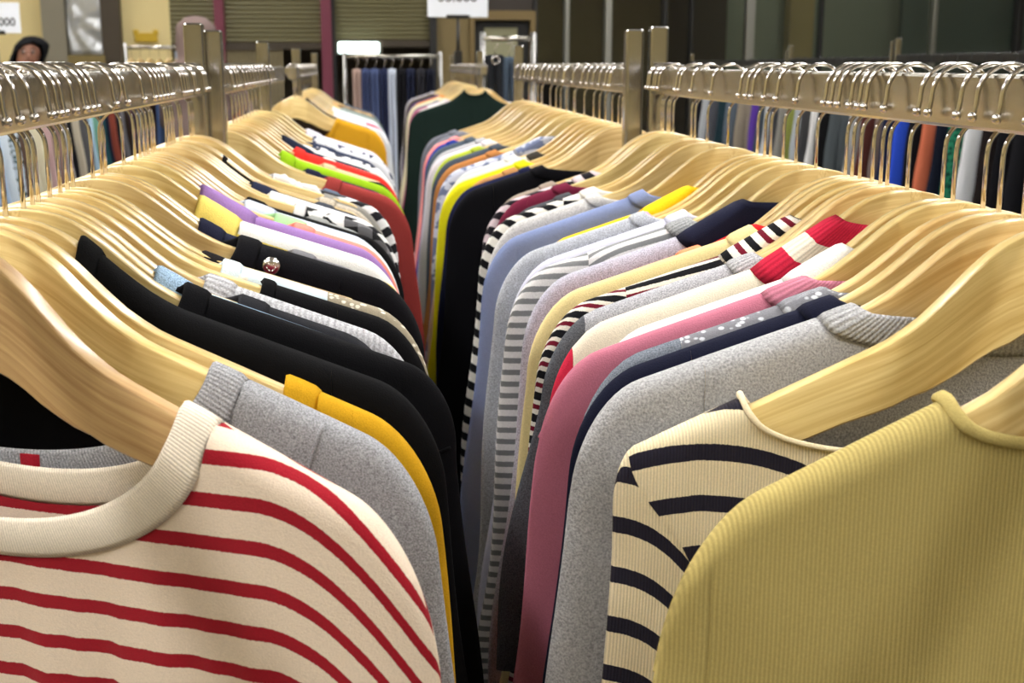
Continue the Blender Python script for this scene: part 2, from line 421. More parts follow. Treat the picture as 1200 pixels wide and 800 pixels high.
L_near = [
 G('cream top with red stripes', 't-shirt', .67, .143, P(CRM, kind='stripe', stripes=st((.0145, CRM), (.0077, RED)), amt=.07), collar=P((234, 222, 204), rib=.0017), cw=.02, df=.093, db=.073, res=3, ut=.272, bend=lambda u: .022-.10*u+9*max(0, u-.18)**2, seam=False, fold=.0045, tf=.014, R=.075, u0=.226, hg=1, flare=.03, tilt=.09, yaw=-.44),
 G('grey marl tee with red tag', 't-shirt', .725, .143, P((150, 151, 155), kind='marl'), collar=P((160, 161, 165), kind='marl', rib=.0022), cw=.02, df=.075, db=.085, seam=False, res=2.4, ut=.266, fold=.003, seams=[(.204, .087, .19, .13)], tilt=.06, yaw=-.34),
 G('mustard tee behind the grey', 't-shirt', .747, .175, P((196, 148, 28)), res=1.6, ut=.261, df=.13, db=.12, tilt=.085, yaw=-.2),
 G('black tee reaching its hanger neck', 't-shirt', .774, .048, P(K_), cw=.012, res=2, ut=.262, fold=.004, tf=.018, tilt=.06, yaw=-.06),
 G('black sweatshirt with shoulder seam', 'sweatshirt', .815, .1, P((12, 12, 15)), cw=.016, res=2, ut=.272, u0=.24, R=.045, ua=.235, dz=-.004, tilt=.06, seams=[(.268, .15, .228, .165)]),
 G('pale denim blue top', 'top', .838, .08, P((150, 176, 200), kind='marl'), cw=.025, ut=.225, df=.05, tilt=.06),
 G('charcoal tee', 't-shirt', .853, .13, P((40, 40, 44)), ut=.24, tilt=.05),
 G('light grey textured knit', 'sweater', .885, .105, P((186, 186, 190), kind='wool', rib=.004), cw=.02, res=1.5, ut=.255, tilt=.04),
 G('thin black blouse', 'blouse', .916, .14, P((11, 11, 13)), cw=.01, res=1.5, ut=.262, tilt=.02),
 G('pale ice blue blouse with lace sleeve', 'blouse', .938, .11, P((206, 220, 228)), cw=.014, res=1.6, ut=.262, sleeve=P((222, 216, 200), kind='lace', c2=(150, 140, 120)), ua=.185),
 G('wine red top with dark neckband', 'top', .957, .092, P((150, 40, 60)), collar=P((30, 26, 28)), cw=.02, ut=.24, dz=.004),
 G('black cardigan with pearl button', 'cardigan', 1.029, .111, P((14, 14, 18)), cw=.018, res=1.8, ut=.262, tf=.017, dz=-.006),
 G('navy tee behind the pearl button', 't-shirt', 1.065, .076, P((30, 32, 52)), cw=.02, ut=.24),
 G('dusty grey tee', 't-shirt', 1.081, .15, P((120, 120, 124)), ut=.236, dz=.0),
 G('pale yellow tee with white yoke', 't-shirt', 1.165, .062, P((226, 204, 92), kind='stripe', stripes=st((.011, (228, 228, 224)), (.6, (226, 204, 92)), (.2, (228, 228, 224)))), collar=P((238, 214, 112)), cw=.036, res=1.8, ut=.252, bend=(0, 0, 1.08), sbend=(0, 0, 1.08), tf=.016),
 G('lilac purple knit with zip trim', 'top', 1.224, .056, P((150, 116, 176)), cw=.05, res=1.3, ut=.248),
 G('coral pink tee', 't-shirt', 1.252, .14, P((236, 140, 124)), cw=.02, ut=.25),
 G('mint green trimmed white tee', 't-shirt', 1.277, .12, P((214, 228, 228)), collar=P((160, 205, 150)), cw=.03, ut=.25),
 G('powder blue tee', 't-shirt', 1.3, .088, P((198, 206, 222)), cw=.03, ut=.245),
 G('plain black long-sleeved tee', 't-shirt', 1.325, .087, P((12, 12, 14)), cw=.02, res=1.3, ut=.255),
 G('ash grey tee', 't-shirt', 1.342, .15, P((150, 152, 150)), ut=.24, dz=.0),
 G('white top with black script print', 't-shirt', 1.425, .13, P((226, 226, 226), kind='print', c2=(24, 24, 26)), sleeve=P(K_, kind='check', stripes=st((.016, (28, 28, 30)), (.016, (120, 120, 124)))), cw=.012, res=1.4, ut=.252),
 G('white tee with gingham sleeve', 't-shirt', 1.446, .1, P((232, 232, 230)), sleeve=P((230, 230, 230), kind='stripe', stripes=st((.014, (236, 236, 234)), (.014, (26, 26, 30)))), cw=.016, res=1.4, ut=.255, sbend=(0, 0, -1.2)),
 G('white tee with navy neckline', 't-shirt', 1.468, .078, P((225, 226, 230)), collar=P((36, 40, 62)), cw=.03, ut=.25),
 G('dark slate tee', 't-shirt', 1.484, .15, P((62, 66, 74)), ut=.24, dz=.0),
 G('black tee with neck loop', 't-shirt', 1.533, .038, P((22, 22, 24)), cw=.006, df=.05, ut=.235, dz=.004),
 G('oatmeal tee', 't-shirt', 1.55, .15, P((186, 176, 160), kind='marl'), ut=.24, dz=.0),
 G('stone grey tee', 't-shirt', 1.63, .15, P((140, 138, 132)), ut=.245, dz=.004),
 G('grey and black check blouse with knot', 'blouse', 1.645, .086, P((214, 214, 216), kind='stripe', stripes=st((.03, (218, 218, 220)), (.012, (40, 40, 44)))), sleeve=P((200, 200, 200), kind='stripe', stripes=st((.013, (232, 232, 232)), (.013, (34, 34, 38)))), cw=.03, res=1.4, ut=.258, sbend=(0, 0, -1.2)),
 G('smoke blue tee', 't-shirt', 1.66, .15, P((96, 106, 124)), ut=.245),
]
L_mid = [
 G('brick red tee', 't-shirt', 1.772, .15, P((150, 58, 54)), ut=.262, res=1.2),
 G('navy tee beside the brick red', 't-shirt', 1.79, .12, P((32, 34, 56)), ut=.25),
 G('lime green tee', 't-shirt', 1.838, .083, P((150, 194, 30)), cw=.02, ut=.258, res=1.3, dz=-.006),
 G('violet tee', 't-shirt', 1.875, .16, P((92, 78, 120)), ut=.245),
 G('beige tee with black band', 't-shirt', 1.96, .135, P((214, 186, 150), kind='stripe', stripes=st((.05, (214, 186, 150)), (.03, (26, 26, 28)))), ut=.255, bend=(0, 0, -.4)),
 G('bright red tee', 't-shirt', 2.02, .09, P((222, 52, 44)), cw=.016, ut=.255, res=1.2, dz=-.005),
 G('off-white tee', 't-shirt', 2.075, .13, P((222, 222, 214)), ut=.25),
 G('midnight navy tee', 't-shirt', 2.13, .062, P((34, 40, 60)), cw=.05, ut=.235),
 G('snow white tee', 't-shirt', 2.19, .09, P((232, 232, 228)), ut=.255),
 G('white tee with dark motif', 't-shirt', 2.26, .11, P((226, 226, 230), kind='print', c2=(40, 44, 60)), ut=.25),
 G('ink blue tee', 't-shirt', 2.33, .1, P((50, 58, 80)), cw=.04, ut=.24),
 G('light silver tee', 't-shirt', 2.41, .12, P((204, 206, 212)), ut=.255),
 G('navy and white patterned blouse', 'blouse', 2.52, .09, P((226, 228, 236), kind='print', c2=(44, 52, 84)), ut=.258, res=1.2),
 G('lavender white blouse', 'blouse', 2.62, .072, P((224, 218, 232)), cw=.03, ut=.25),
]
L_far = [
 G('mustard yellow tee', 't-shirt', 3.47, .112, P((206, 152, 34)), cw=.012, df=.22, db=.12, vneck=True, ut=.245, res=1.6, tf=.016, fold=.005),
 G('dark umber brown tee', 't-shirt', 3.52, .03, P((52, 42, 36)), cw=.01, df=.02, ut=.23),
 G('chalky white tee', 't-shirt', 3.64, .11, P((226, 228, 232)), ut=.262),
 G('white top with crimson shoulder', 't-shirt', 3.78, .1, P((222, 224, 230)), sleeve=P((196, 50, 84)), ut=.258),
 G('pale grey blue tee', 't-shirt', 3.93, .12, P((190, 198, 208)), ut=.262),
 G('frosted white tee', 't-shirt', 4.08, .09, P((214, 222, 228)), ut=.255),
 G('sage grey tee', 't-shirt', 4.25, .11, P((150, 160, 156)), ut=.255),
 G('grey-green tee', 't-shirt', 4.43, .12, P((112, 124, 120)), ut=.26),
 G('tan checked shirt', 'shirt', 4.62, .08, P((190, 150, 100), kind='check', stripes=st((.02, (200, 160, 110)), (.02, (130, 100, 70)))), ut=.25),
 G('slate tee at the end of the row', 't-shirt', 4.83, .12, P((90, 98, 108)), ut=.255),
]
R_near = [
 G('khaki ribbed top', 't-shirt', .552, .109, P((182, 164, 102), rib=.0022, amt=.1), collar=P((182, 164, 102)), cw=.006, df=.12, db=.035, vneck=True, res=3, ut=.25, ua=.225, fold=.005, tf=.016, R=.08, flare=.06, zoff=.005, tilt=.16, u0=.2, pipe=.0075, seams=[(.249, .235, .215, .245)]),
 G('cream top with navy stripes', 't-shirt', .67, .176, P((234, 219, 184), kind='stripe', stripes=st((.0205, (234, 219, 184)), (.0100, (36, 34, 48))), amt=.07, rib=.0018), collar=P((234, 219, 184)), cw=.003, df=.19, db=.05, vneck=True, tilt=.11, res=2.6, ut=.25, u0=.238, R=.03, flare=.05, ua=.202, arm=.04, bend=lambda u: 4*(u-.2)**2-.11*(u-.2)-.008, sbend=lambda u: 15*(.252-u)**2, fold=.005, hg=0),
 G('light grey wool sweater', 'sweater', .705, .1, P((168, 168, 170), kind='wool'), collar=P((172, 172, 174), kind='wool', rib=.0034), cw=.022, df=.075, res=2.4, ut=.27, tf=.015, tb=.013, fold=.004, R=.065),
 G('dark navy sweatshirt', 'sweatshirt', .736, .102, P((24, 26, 44)), cw=.022, res=2, ut=.266),
 G('white top with dotted lace neck', 'top', .757, .099, P((206, 208, 214), kind='lace', c2=(120, 120, 126)), sleeve=P((112, 118, 128), kind='marl'), cw=.03, ut=.258),
 G('mauve sweatshirt', 'sweatshirt', .800, .098, P((186, 112, 132), amt=.1), collar=P((196, 124, 144), rib=.003), cw=.03, df=.07, res=2.2, ut=.279, R=.065, flare=.11, tf=.017, tb=.013, seam=False, ua=.25, seams=[(.277, .15, .24, .172)]),
 G('white vest beside the mauve', 'top', 0.817, .068, P((226, 226, 222)), cw=.04, ut=.245),
 G('ivory top with red banded collar', 'sweater', .875, .053, P((226, 216, 196)), sleeve=P((190, 40, 66)), collar=P((190, 40, 66), kind='stripe', stripes=st((.021, (196, 38, 66)), (.017, (232, 222, 204)), (.022, (196, 38, 66))), rib=.003), cw=.0599, df=.05, res=1.8, ut=.262, ua=.245),
 G('heather grey tee with sketch print', 't-shirt', .912, .1, P((170, 170, 176), kind='marl'), sleeve=P((90, 92, 98), kind='marl'), collar=P((178, 178, 182), kind='marl', rib=.0024), cw=.022, res=1.6, ut=.262, slv=.38, flare=.2, ua=.23),
 G('black white and maroon striped top', 't-shirt', .942, .063, P((24, 24, 28), kind='stripe', stripes=st((.0065, (24, 24, 28)), (.0035, (226, 218, 206)), (.004, (110, 26, 44)), (.004, (226, 218, 206)))), collar=P((24, 24, 28), kind='stripe', stripes=st((.005, (24, 24, 28)), (.005, (232, 224, 214)), (.004, (110, 26, 44)), (.004, (232, 224, 214)))), cw=.054, df=.05, res=1.7, ut=.262, bend=(0, 0, .75), sbend=(0, 0, -.6)),
 G('pale buttercream top', 'top', .968, .086, P((224, 206, 150)), cw=.02, res=1.5, ut=.266, dz=-.006),
 G('scarlet red polo', 'top', 0.985, .078, P((204, 28, 34)), cw=.04, ut=.235, df=.04),
 G('salmon orange tee', 't-shirt', 1.0, .12, P((240, 140, 100)), cw=.02, ut=.245),
 G('lilac grey sweatshirt with navy neck', 'sweatshirt', 1.072, .064, P((178, 176, 190), kind='marl'), collar=P((28, 30, 50)), cw=.058, df=.04, res=1.7, ut=.26, tf=.015),
 G('grey and white striped top', 't-shirt', 1.127, .098, P((214, 212, 212), kind='stripe', stripes=st((.006, (222, 220, 220)), (.0052, (126, 128, 130)))), collar=P((160, 162, 164), kind='marl', rib=.0026), cw=.022, res=1.7, ut=.268, bend=(0, 6., .85), sbend=(0, 0, .1), tf=.017),
 G('pale lilac tee', 't-shirt', 1.165, .093, P((202, 202, 220)), cw=.02, res=1.4, ut=.262),
 G('silver grey tee', 't-shirt', 1.205, .123, P((176, 180, 188), kind='marl'), cw=.016, res=1.4, ut=.272, ua=.235, dz=-.005),
 G('rose pink tee', 't-shirt', 1.224, .116, P((236, 150, 170)), cw=.016, res=1.3, ut=.25),
 G('bright yellow top', 'top', 1.25, .07, P((250, 200, 30)), cw=.05, ut=.225, df=.04),
 G('periwinkle blue sweatshirt', 'sweatshirt', 1.362, .093, P((124, 138, 178)), cw=.018, res=1.8, ut=.273, tf=.02, ua=.235),
 G('oat grey tee with dark label', 't-shirt', 1.452, .128, P((196, 194, 192), kind='marl'), cw=.016, res=1.4, ut=.26),
 G('black and white striped top', 't-shirt', 1.512, .122, P((230, 226, 218), kind='stripe', stripes=st((.0115, (232, 228, 220)), (.0105, (20, 20, 24)))), collar=P((228, 224, 216)), cw=.02, res=1.6, ut=.265, ua=.16, bend=(0, 0, 0), sbend=(0, 0, -1.6)),
 G('graphite tee', 't-shirt', 1.53, .15, P((70, 70, 76)), ut=.24, dz=.0),
 G('mulberry tee', 't-shirt', 1.63, .14, P((110, 34, 58)), ut=.24, dz=.0),
 G('black and pink speckled knit', 'sweater', 1.65, .1, P((206, 190, 196), kind='stripe', stripes=st((.012, (206, 190, 196)), (.012, (28, 26, 32)))), cw=.03, ut=.25, bend=(0, 0, -1.), res=1.3),
 G('soft taupe tee', 't-shirt', 1.69, .15, P((150, 136, 124)), ut=.24),
]
R_mid = [
 G('black sweatshirt with squared collar', 'sweatshirt', 1.83, .118, P((12, 12, 17)), cw=.02, res=1.5, ut=.258, tf=.016),
 G('navy tee with white dot', 't-shirt', 1.872, .134, P((26, 30, 60)), cw=.016, ut=.26),
 G('caramel tee', 't-shirt', 1.925, .15, P((180, 130, 80)), ut=.24, dz=.0),
 G('bright yellow-green knit', 'sweater', 1.985, .128, P((226, 222, 30)), cw=.018, res=1.4, ut=.266, tf=.013),
 G('cream top with black shoulder tabs', 't-shirt', 2.04, .1, P((222, 214, 198)), collar=P((60, 56, 52)), cw=.02, ut=.262),
 G('stone white tee', 't-shirt', 2.1, .13, P((206, 206, 202)), ut=.25),
 G('blue-grey patterned top', 't-shirt', 2.2, .074, P((198, 202, 216), kind='print', c2=(110, 120, 150)), cw=.05, ut=.262, res=1.2),
 G('toffee brown top', 'top', 2.31, .145, P((176, 118, 66)), ut=.262),
 G('charcoal blue tee', 't-shirt', 2.42, .13, P((72, 80, 92)), ut=.262, res=1.2),
 G('olive lime tee', 't-shirt', 2.5, .16, P((170, 184, 60)), ut=.258),
 G('lilac white tee', 't-shirt', 2.57, .134, P((216, 208, 218)), ut=.268, res=1.2),
 G('dove grey tee', 't-shirt', 2.66, .14, P((176, 176, 180)), ut=.262),
 G('dark slate blue tee', 't-shirt', 2.80, .155, P((78, 90, 102)), ut=.262),
 G('royal blue top', 'top', 2.88, .19, P((40, 56, 140)), ut=.26),
 G('salmon pink tee', 't-shirt', 2.96, .18, P((236, 146, 142)), ut=.262),
 G('cool grey tee', 't-shirt', 3.06, .16, P((120, 122, 134)), ut=.25),
 G('steel grey sweatshirt', 'sweatshirt', 3.2, .17, P((110, 112, 122)), ut=.26),
]
R_far = [
 G('bottle green top with open collar', 'top', 4.80, .036, P((24, 38, 34)), cw=.01, df=.035, vneck=True, ut=.25, res=1.6, tf=.018, fold=.005, xoff=.03),
 G('dusty white tee', 't-shirt', 5.12, .13, P((214, 212, 208)), ut=.262),
 G('rosy white tee', 't-shirt', 5.3, .11, P((220, 206, 214)), sleeve=P((170, 90, 120)), ut=.27),
 G('grey tee beside the rosy white', 't-shirt', 5.5, .14, P((130, 134, 140)), ut=.262),
 G('pale butter tee', 't-shirt', 5.72, .12, P((220, 212, 178)), ut=.27),
 G('rust orange top', 'top', 5.92, .1, P((214, 140, 80)), ut=.25),
 G('plum violet top', 'top', 6.12, .11, P((100, 80, 110)), ut=.262),
 G('jet black top', 'top', 6.35, .12, P((24, 22, 26)), ut=.262),
 G('ash brown top', 'top', 6.58, .13, P((120, 112, 104)), ut=.262),
 G('lavender grey top', 'top', 6.8, .11, P((176, 172, 182)), ut=.262),
]
RACKS = [(-1, XN, L_near, 'rack nearest the red-striped top', 0), (-1, XM, L_mid, 'rack of the lime green tee', 0), (-1, XF, L_far, 'rack fronted by the mustard tee', 0),
         (1, XR1, R_near, 'rack of the khaki ribbed top', 0), (1, XR2, R_mid, 'rack of the yellow-green knit', 0), (1, XR3, R_far, 'rack fronted by the bottle green top', 0)]
ROOTS = {}
for rk, (side, XFN, lst, where, sk) in enumerate(RACKS):
    for i, g in enumerate(lst):
        g = dict(g); short = g.pop('short'); cat = g.pop('cat'); Y = g.pop('Y'); hg = g.pop('hg', 0); X = XFN(Y)
        if rk < 2: g['s'] = max(.03, g['s']-.232-X)
        rr = random.Random(i*13+rk*101)
        gf = (Y-lst[i-1]['Y']) if i else .2; gb = (lst[i+1]['Y']-Y) if i+1 < len(lst) else .2
        g['tf'] = max(.0078, min(g.get('tf', .011), .47*gf)); g['tb'] = max(.0078, min(g.get('tb', .011), .47*gb))
        if 'dz' not in g: g['dz'] = 0.
        rz = rr.uniform(-.03, .03) if i > 3 else 0.
        rz = g.pop('yaw', math.copysign(min(abs(rz), min(gf, gb)), rz))
        prev = ('in front of the '+lst[i+1]['short']) if i == 0 else ('behind the '+lst[i-1]['short'])
        nm = cat.replace('-', '_').replace(' ', '_')
        g.setdefault('hem', .6)
        r = garment(nm, ('%s hanging %s' % (short, prev)), cat, X, Y, side, g.pop('s'), g.pop('body'), rz=rz, group='tops on the '+where, seed=i+rk*40, **g)
        ROOTS[short] = r
        flip = short in ('navy tee behind the pearl button',)
        hanger(X, Y, side, 'pale wooden hanger carrying the %s' % short, 'hangers on the '+where, rz=rz, body=HBG if hg else None, flip=flip, zoff=g.get('zoff', 0.), tilt=g.get('tilt', 0.))
        if rk in (0, 1, 3, 4) and Y > .8 and gb > .0285 and side > 0 and rr.random() < .22:
            hanger(X, Y+.0128, side, 'bare wooden hanger pressed behind the hanger of the %s' % short, 'hangers on the '+where, rz=rz)

# ------------------------------------------------------------------ small details on garments
M_PEARL = metal('silver_button', (215, 210, 205), .22)
def part_at(short, name, build, mat, loc, rot=(0, 0, 0), label=None):
    mb = MB(); build(mb); o = mb.build(name, mat, ROOTS[short]); o.location = loc; o.rotation_euler = rot
    if label: o['label'] = label
    return o
def button(mb):
    mb.ball((0, 0, 0), .0076, 16, 8, (1, .45, 1))
    mb.tube([(.0035*math.cos(a), -.0030, .0035*math.sin(a)) for a in [PI+PI*i/8 for i in range(9)]], .0006, 5)
    mb.ball((-.002, -.0031, .002), .0008, 6, 4); mb.ball((.002, -.0031, .002), .0008, 6, 4)
part_at('black cardigan with pearl button', 'button', button, M_PEARL, (.138, -.0185, -.0705), label='round silver pearl button')
part_at('pale ice blue blouse with lace sleeve', 'bead', lambda m: m.ball((0, 0, 0), .004, 12, 8), plain('bead_pearl', (236, 232, 224), .25), (.124, -.007, -.066))
part_at('grey marl tee with red tag', 'neck_tag', lambda m: m.box((-.006, -.0012, -.013), (.006, .0006, .013)), fabric((150, 26, 40)), (.028, -.0135, -.14), label='small red woven tag')
part_at('oat grey tee with dark label', 'size_label', lambda m: m.box((-.010, -.0008, -.007), (.010, .0008, .004)), fabric((52, 56, 56)), (.148, -.0085, -.083), (0, .42, 0), 'dark grey size label')
part_at('black white and maroon striped top', 'size_label', lambda m: m.box((-.012, -.0008, -.005), (.012, .0008, .004)), fabric((36, 32, 34)), (.112, .0088, -.062), (0, .5, 0))
part_at('navy tee with white dot', 'size_label', lambda m: m.ball((0, 0, 0), .006, 10, 6, (1, .3, .6)), fabric((230, 232, 236)), (.165, -.009, -.09))
def knot(m):
    m.tube([(-.03, 0, .014), (-.02, -.002, .012), (-.008, -.003, .003), (.004, -.003, .001), (.018, -.002, -.004), (.03, 0, -.014)], [.003, .0075, .004, .006, .0085, .003], 8); m.tube([(-.002, -.006, .008), (0, -.009, .0), (.002, -.006, -.008)], [.004, .005, .004], 8)
part_at('grey and black check blouse with knot', 'knot', knot, fabric((218, 218, 220)), (.132, -.004, -.068))
def sketch(m):
    # loose outline drawing printed across the shoulder
    for k in range(3):
        cx = .010*k
        m.tube([(cx+.0055*math.cos(a)*(1+.2*math.sin(3*a)), -.0002*k, -.33*cx+.0042*math.sin(a)) for a in [2*PI*i/14 for i in range(15)]], .0007, 5)
    m.tube([(-.008, 0, .004), (.006, 0, -.004), (.018, 0, -.004), (.03, 0, -.012), (.044, 0, -.013)], .0008, 5)
part_at('heather grey tee with sketch print', 'printed_drawing', sketch, plain('ink', (30, 30, 34), .9), (.138, -.0122, -.0735), (-.35, 0, 0))

# ------------------------------------------------------------------ camera maths (places of far things)
F = 1465.; pit = math.atan(325/F); yaw = math.atan(150/math.hypot(325, F))
fw = Vector((math.sin(yaw)*math.cos(pit), math.cos(yaw)*math.cos(pit), -math.sin(pit)))
rt = Vector((math.cos(yaw), -math.sin(yaw), 0)); upv = rt.cross(fw)
def at(x, y, Y):
    d = fw+rt*((x-600)/F)-upv*((y-400)/F); d = d/d.y*Y; return Vector((d.x, d.y, CZ+d.z))
def px(x, Y): return at(x, 75, Y).x
def pz(y, Y): return at(450, y, Y).z

# ------------------------------------------------------------------ racks beside and behind
def colours_rack(X, Y0, dy, side, cols, where, hookblack=False, zoff=0., s0=.1, sp='shirt'):
    prev = None
    for i, (nm_, c) in enumerate(cols):
        Y = Y0+i*dy; rr = random.Random(i*17+int(X*100))
        nxt = cols[i+1][0] if i+1 < len(cols) else None
        lab = '%s top on the %s, %s' % (nm_, where, ('beyond the %s one' % prev) if prev else ('before the %s one' % nxt))
        kw = dict(kind='print', c2=(20, 60, 50)) if 'patterned' in nm_ else {}
        garment('shirt', lab, 'top', X, Y, side, s0+rr.uniform(-.02, .04), P(c, **kw), ut=.24+rr.uniform(-.005, .015), res=.6, tf=.02, tb=.02, group='tops on the '+where, seed=i, fold=.004, hem=.58, slv=.56, rz=rr.uniform(-.04, .04), zoff=zoff)
        hanger(X, Y, side, '%s hanger of the %s top on the %s' % ('black plastic' if hookblack else 'wooden', nm_, where), 'hangers on the '+where, body=HBK if hookblack else None, hook=HKK if hookblack else None, zoff=zoff)
        prev = nm_
rack('clothes_rack', 'steel clothes rack hung with pastel tops, seen under the rail of the striped top', -1.72, 3.4, 8.35, posttop=.03, zoff=-.03)
colours_rack(-1.72, 3.9, .135, -1, [('deep green', (30, 90, 60)), ('paper white', (226, 226, 226)), ('emerald', (36, 110, 76)), ('chalk white', (220, 220, 222)), ('mushroom', (150, 130, 120)), ('blush', (216, 190, 190)), ('umber', (110, 76, 60)), ('rust orange', (196, 104, 60)), ('baby blue', (160, 186, 216)), ('ice white', (212, 222, 230)), ('blue and white patterned', (196, 208, 220)), ('cocoa', (100, 80, 70)), ('bone', (206, 202, 180)), ('cream', (222, 214, 188)), ('dusty pink', (190, 160, 160)), ('mink', (140, 116, 108)), ('dove', (170, 168, 170)), ('jet black', (26, 26, 30)), ('sand', (190, 180, 160)), ('pewter', (90, 90, 94)), ('light sky', (176, 206, 226)), ('seafoam', (120, 170, 150)), ('teal', (40, 80, 90)), ('midnight', (28, 32, 48)), ('brick', (140, 70, 56)), ('coal', (34, 34, 38)), ('smoke', (120, 120, 126)), ('espresso', (58, 46, 40)), ('plum', (80, 50, 70)), ('ink', (30, 36, 56)), ('fog', (180, 182, 186)), ('crow', (24, 24, 26))], 'far pastel rack', zoff=-.03)
DK = [('raven black', (22, 22, 26)), ('coal black', (26, 26, 30)), ('soot black', (20, 20, 24)), ('ebony', (24, 24, 28)), ('onyx', (18, 18, 22)), ('black brown', (34, 28, 28)), ('white edged', (206, 208, 212)), ('green patterned', (40, 120, 90)), ('navy black', (22, 26, 40)), ('terracotta', (190, 104, 76)), ('ink black', (20, 20, 24)), ('cobalt blue', (44, 76, 190)), ('navy', (30, 36, 60)), ('mole brown', (110, 96, 92)), ('maroon brown', (80, 44, 40)), ('stone', (150, 150, 150)), ('storm grey', (74, 80, 84)), ('tar black', (22, 22, 24)), ('bright white', (222, 222, 222)), ('charcoal', (60, 60, 62)), ('pale steel', (170, 176, 182)), ('moss', (130, 136, 70)), ('mid grey', (130, 128, 124)), ('graphite', (70, 72, 76)), ('cloud', (190, 192, 194)), ('gunmetal', (64, 74, 84)), ('violet', (90, 60, 150)), ('dun', (140, 130, 114)), ('slate', (88, 98, 110)), ('dark teal', (36, 56, 64)), ('iron', (80, 82, 90)), ('silver', (176, 180, 186)), ('night', (24, 26, 34))]
rack('clothes_rack', 'black-topped clothes rack of dark tops, right of the double slim posts', 2.22, 3.0, 5.38, posttop=.07, railmat=M_BLACKPL, zoff=.045)
rack('clothes_rack', 'black-topped clothes rack of mixed tops, between the two double slim posts', 2.22, 5.43, 6.85, posttop=.07, railmat=M_BLACKPL, zoff=.035)
rack('clothes_rack', 'furthest black-topped rack, beyond the second double slim posts', 2.22, 6.9, 9.1, posttop=.05, railmat=M_BLACKPL, zoff=.03)
colours_rack(2.22, 3.45, .118, 1, DK[:16], 'dark black-topped rack', True, .045)
colours_rack(2.22, 5.5, .122, 1, DK[16:27], 'mixed black-topped rack', True, .035)
colours_rack(2.22, 7.0, .2, 1, DK[27:], 'furthest black-topped rack', True, .03)

# trousers hung from a rail across the hall
def trousers(short, c, X, Y, z, w, L, label, rz=0., ring=False):
    r = thing('trousers', label, 'trousers', (X, Y, z), rz, 'trousers on the far racks')
    m = fabric(c, amt=.2)
    for sx in (-1, 1):
        mb = MB(); rings = []
        for t in (0., .06, .2, .4, .6, .8, 1.):
            ww = w*(.52-.16*t); cx = sx*w*(.47+.10*t) if t > .25 else sx*w*.48; d = .035-.008*t
            rings.append([mb.add((cx+ww*math.cos(a)*.98, d*math.sin(a)+.006*math.sin(t*9+a), -t*L)) for a in [2*PI*k/14 for k in range(14)]])
        for a, b in zip(rings, rings[1:]):
            for k in range(14): mb.f.append((a[k], a[(k+1) % 14], b[(k+1) % 14], b[k]))
        mb.f.append(tuple(rings[-1])); mb.f.append(tuple(reversed(rings[0])))
        mb.build('leg', m, r)
    mb = MB(); mb.rbox((-w*1.02, -.038, -.045), (w*1.02, .038, .004), .02); mb.build('waistband', m, r)
    mb = MB(); mb.tube([(0, 0, 0), (0, 0, .03), (.012, 0, .045), (.012, 0, .066), (0, 0, .075), (-.012, 0, .06)], .003, 6); mb.build('hook', M_HOOK, r)
    if ring:
        mb = MB(); mb.tube([(.018*math.cos(a), -.042, -.022+.018*math.sin(a)) for a in [2*PI*k/16 for k in range(17)]], .004, 6); mb.build('metal_ring', M_HOOK, r)
    return r
def cross_rack(label, X0, X1, Y, z, group='steel clothes racks'):
    r = thing('clothes_rack', label, 'clothes rack', (X0, Y, 0), 0, group); L = X1-X0
    mb = MB(); mb.tube([(0, 0, z), (L, 0, z)], .013, 10); mb.build('rail', M_RAIL, r)
    for x in (0, L):
        mb = MB(); mb.tube([(x, 0, .03), (x, 0, z+.03)], .014, 10); mb.build('post', M_POST, r)
        mb = MB(); mb.tube([(x, -.25, .02), (x, .25, .02)], .015, 10); mb.build('foot', M_POST, r)
    return r
YJ = 8.6
cross_rack('steel rail across the hall end hung with jeans', px(404, YJ), px(516, YJ), YJ, CZ+.05)
for i, (nm_, c, x) in enumerate([('faded beige', (176, 150, 140), 418), ('mid indigo', (66, 76, 110), 428), ('blue', (80, 92, 130), 439), ('dark indigo', (44, 50, 78), 450), ('pale wash', (196, 204, 220), 459), ('black', (26, 26, 30), 470), ('navy', (34, 38, 58), 481), ('charcoal', (46, 46, 52), 493), ('ink', (28, 30, 42), 504)]):
    trousers(nm_, c, px(x, YJ), YJ, CZ-.035, .03, .95, '%s jeans hanging from the rail across the hall end' % nm_)
YD = 6.2
cross_rack('short steel rail beyond the post of the yellow-green knit rack', px(566, YD), px(625, YD), YD, CZ+.12)
trousers('dark', (36, 38, 42), px(580, YD), YD, CZ+.04, .045, 1.0, 'charcoal denim trousers with a round metal ring', ring=True)
trousers('denim', (66, 78, 92), px(597, YD), YD, CZ+.03, .04, 1.0, 'washed blue-grey jeans beside the ringed charcoal pair')
# rack with white hooks far on the left
YW = 9.0
cross_rack('far clothes rail below the yellow wall, behind the person in black', px(148, YW), px(216, YW), YW, pz(56, YW))
for i, (nm_, c) in enumerate([('black', (26, 26, 30)), ('white', (220, 220, 224)), ('grey', (120, 120, 126)), ('dark brown', (60, 46, 40)), ('blue', (70, 90, 130)), ('cream', (210, 204, 188))]):
    Xh = px(154+i*11, YW)
    hanger(Xh, YW, -1, 'pale hanger of the %s top on the far rail below the yellow wall' % nm_, 'hangers on the far rail', rz=PI/2-.2, zoff=pz(56, YW)-CZ-RAILTOP-ZN+.012)
    garment('shirt', '%s top on the far rail below the yellow wall' % nm_, 'top', Xh, YW, -1, .09, P(c), res=.5, rz=PI/2-.2, zoff=pz(56, YW)-CZ-RAILTOP-ZN+.012, group='tops on the far rail', seed=i, ctl=False, tf=.02, tb=.02)

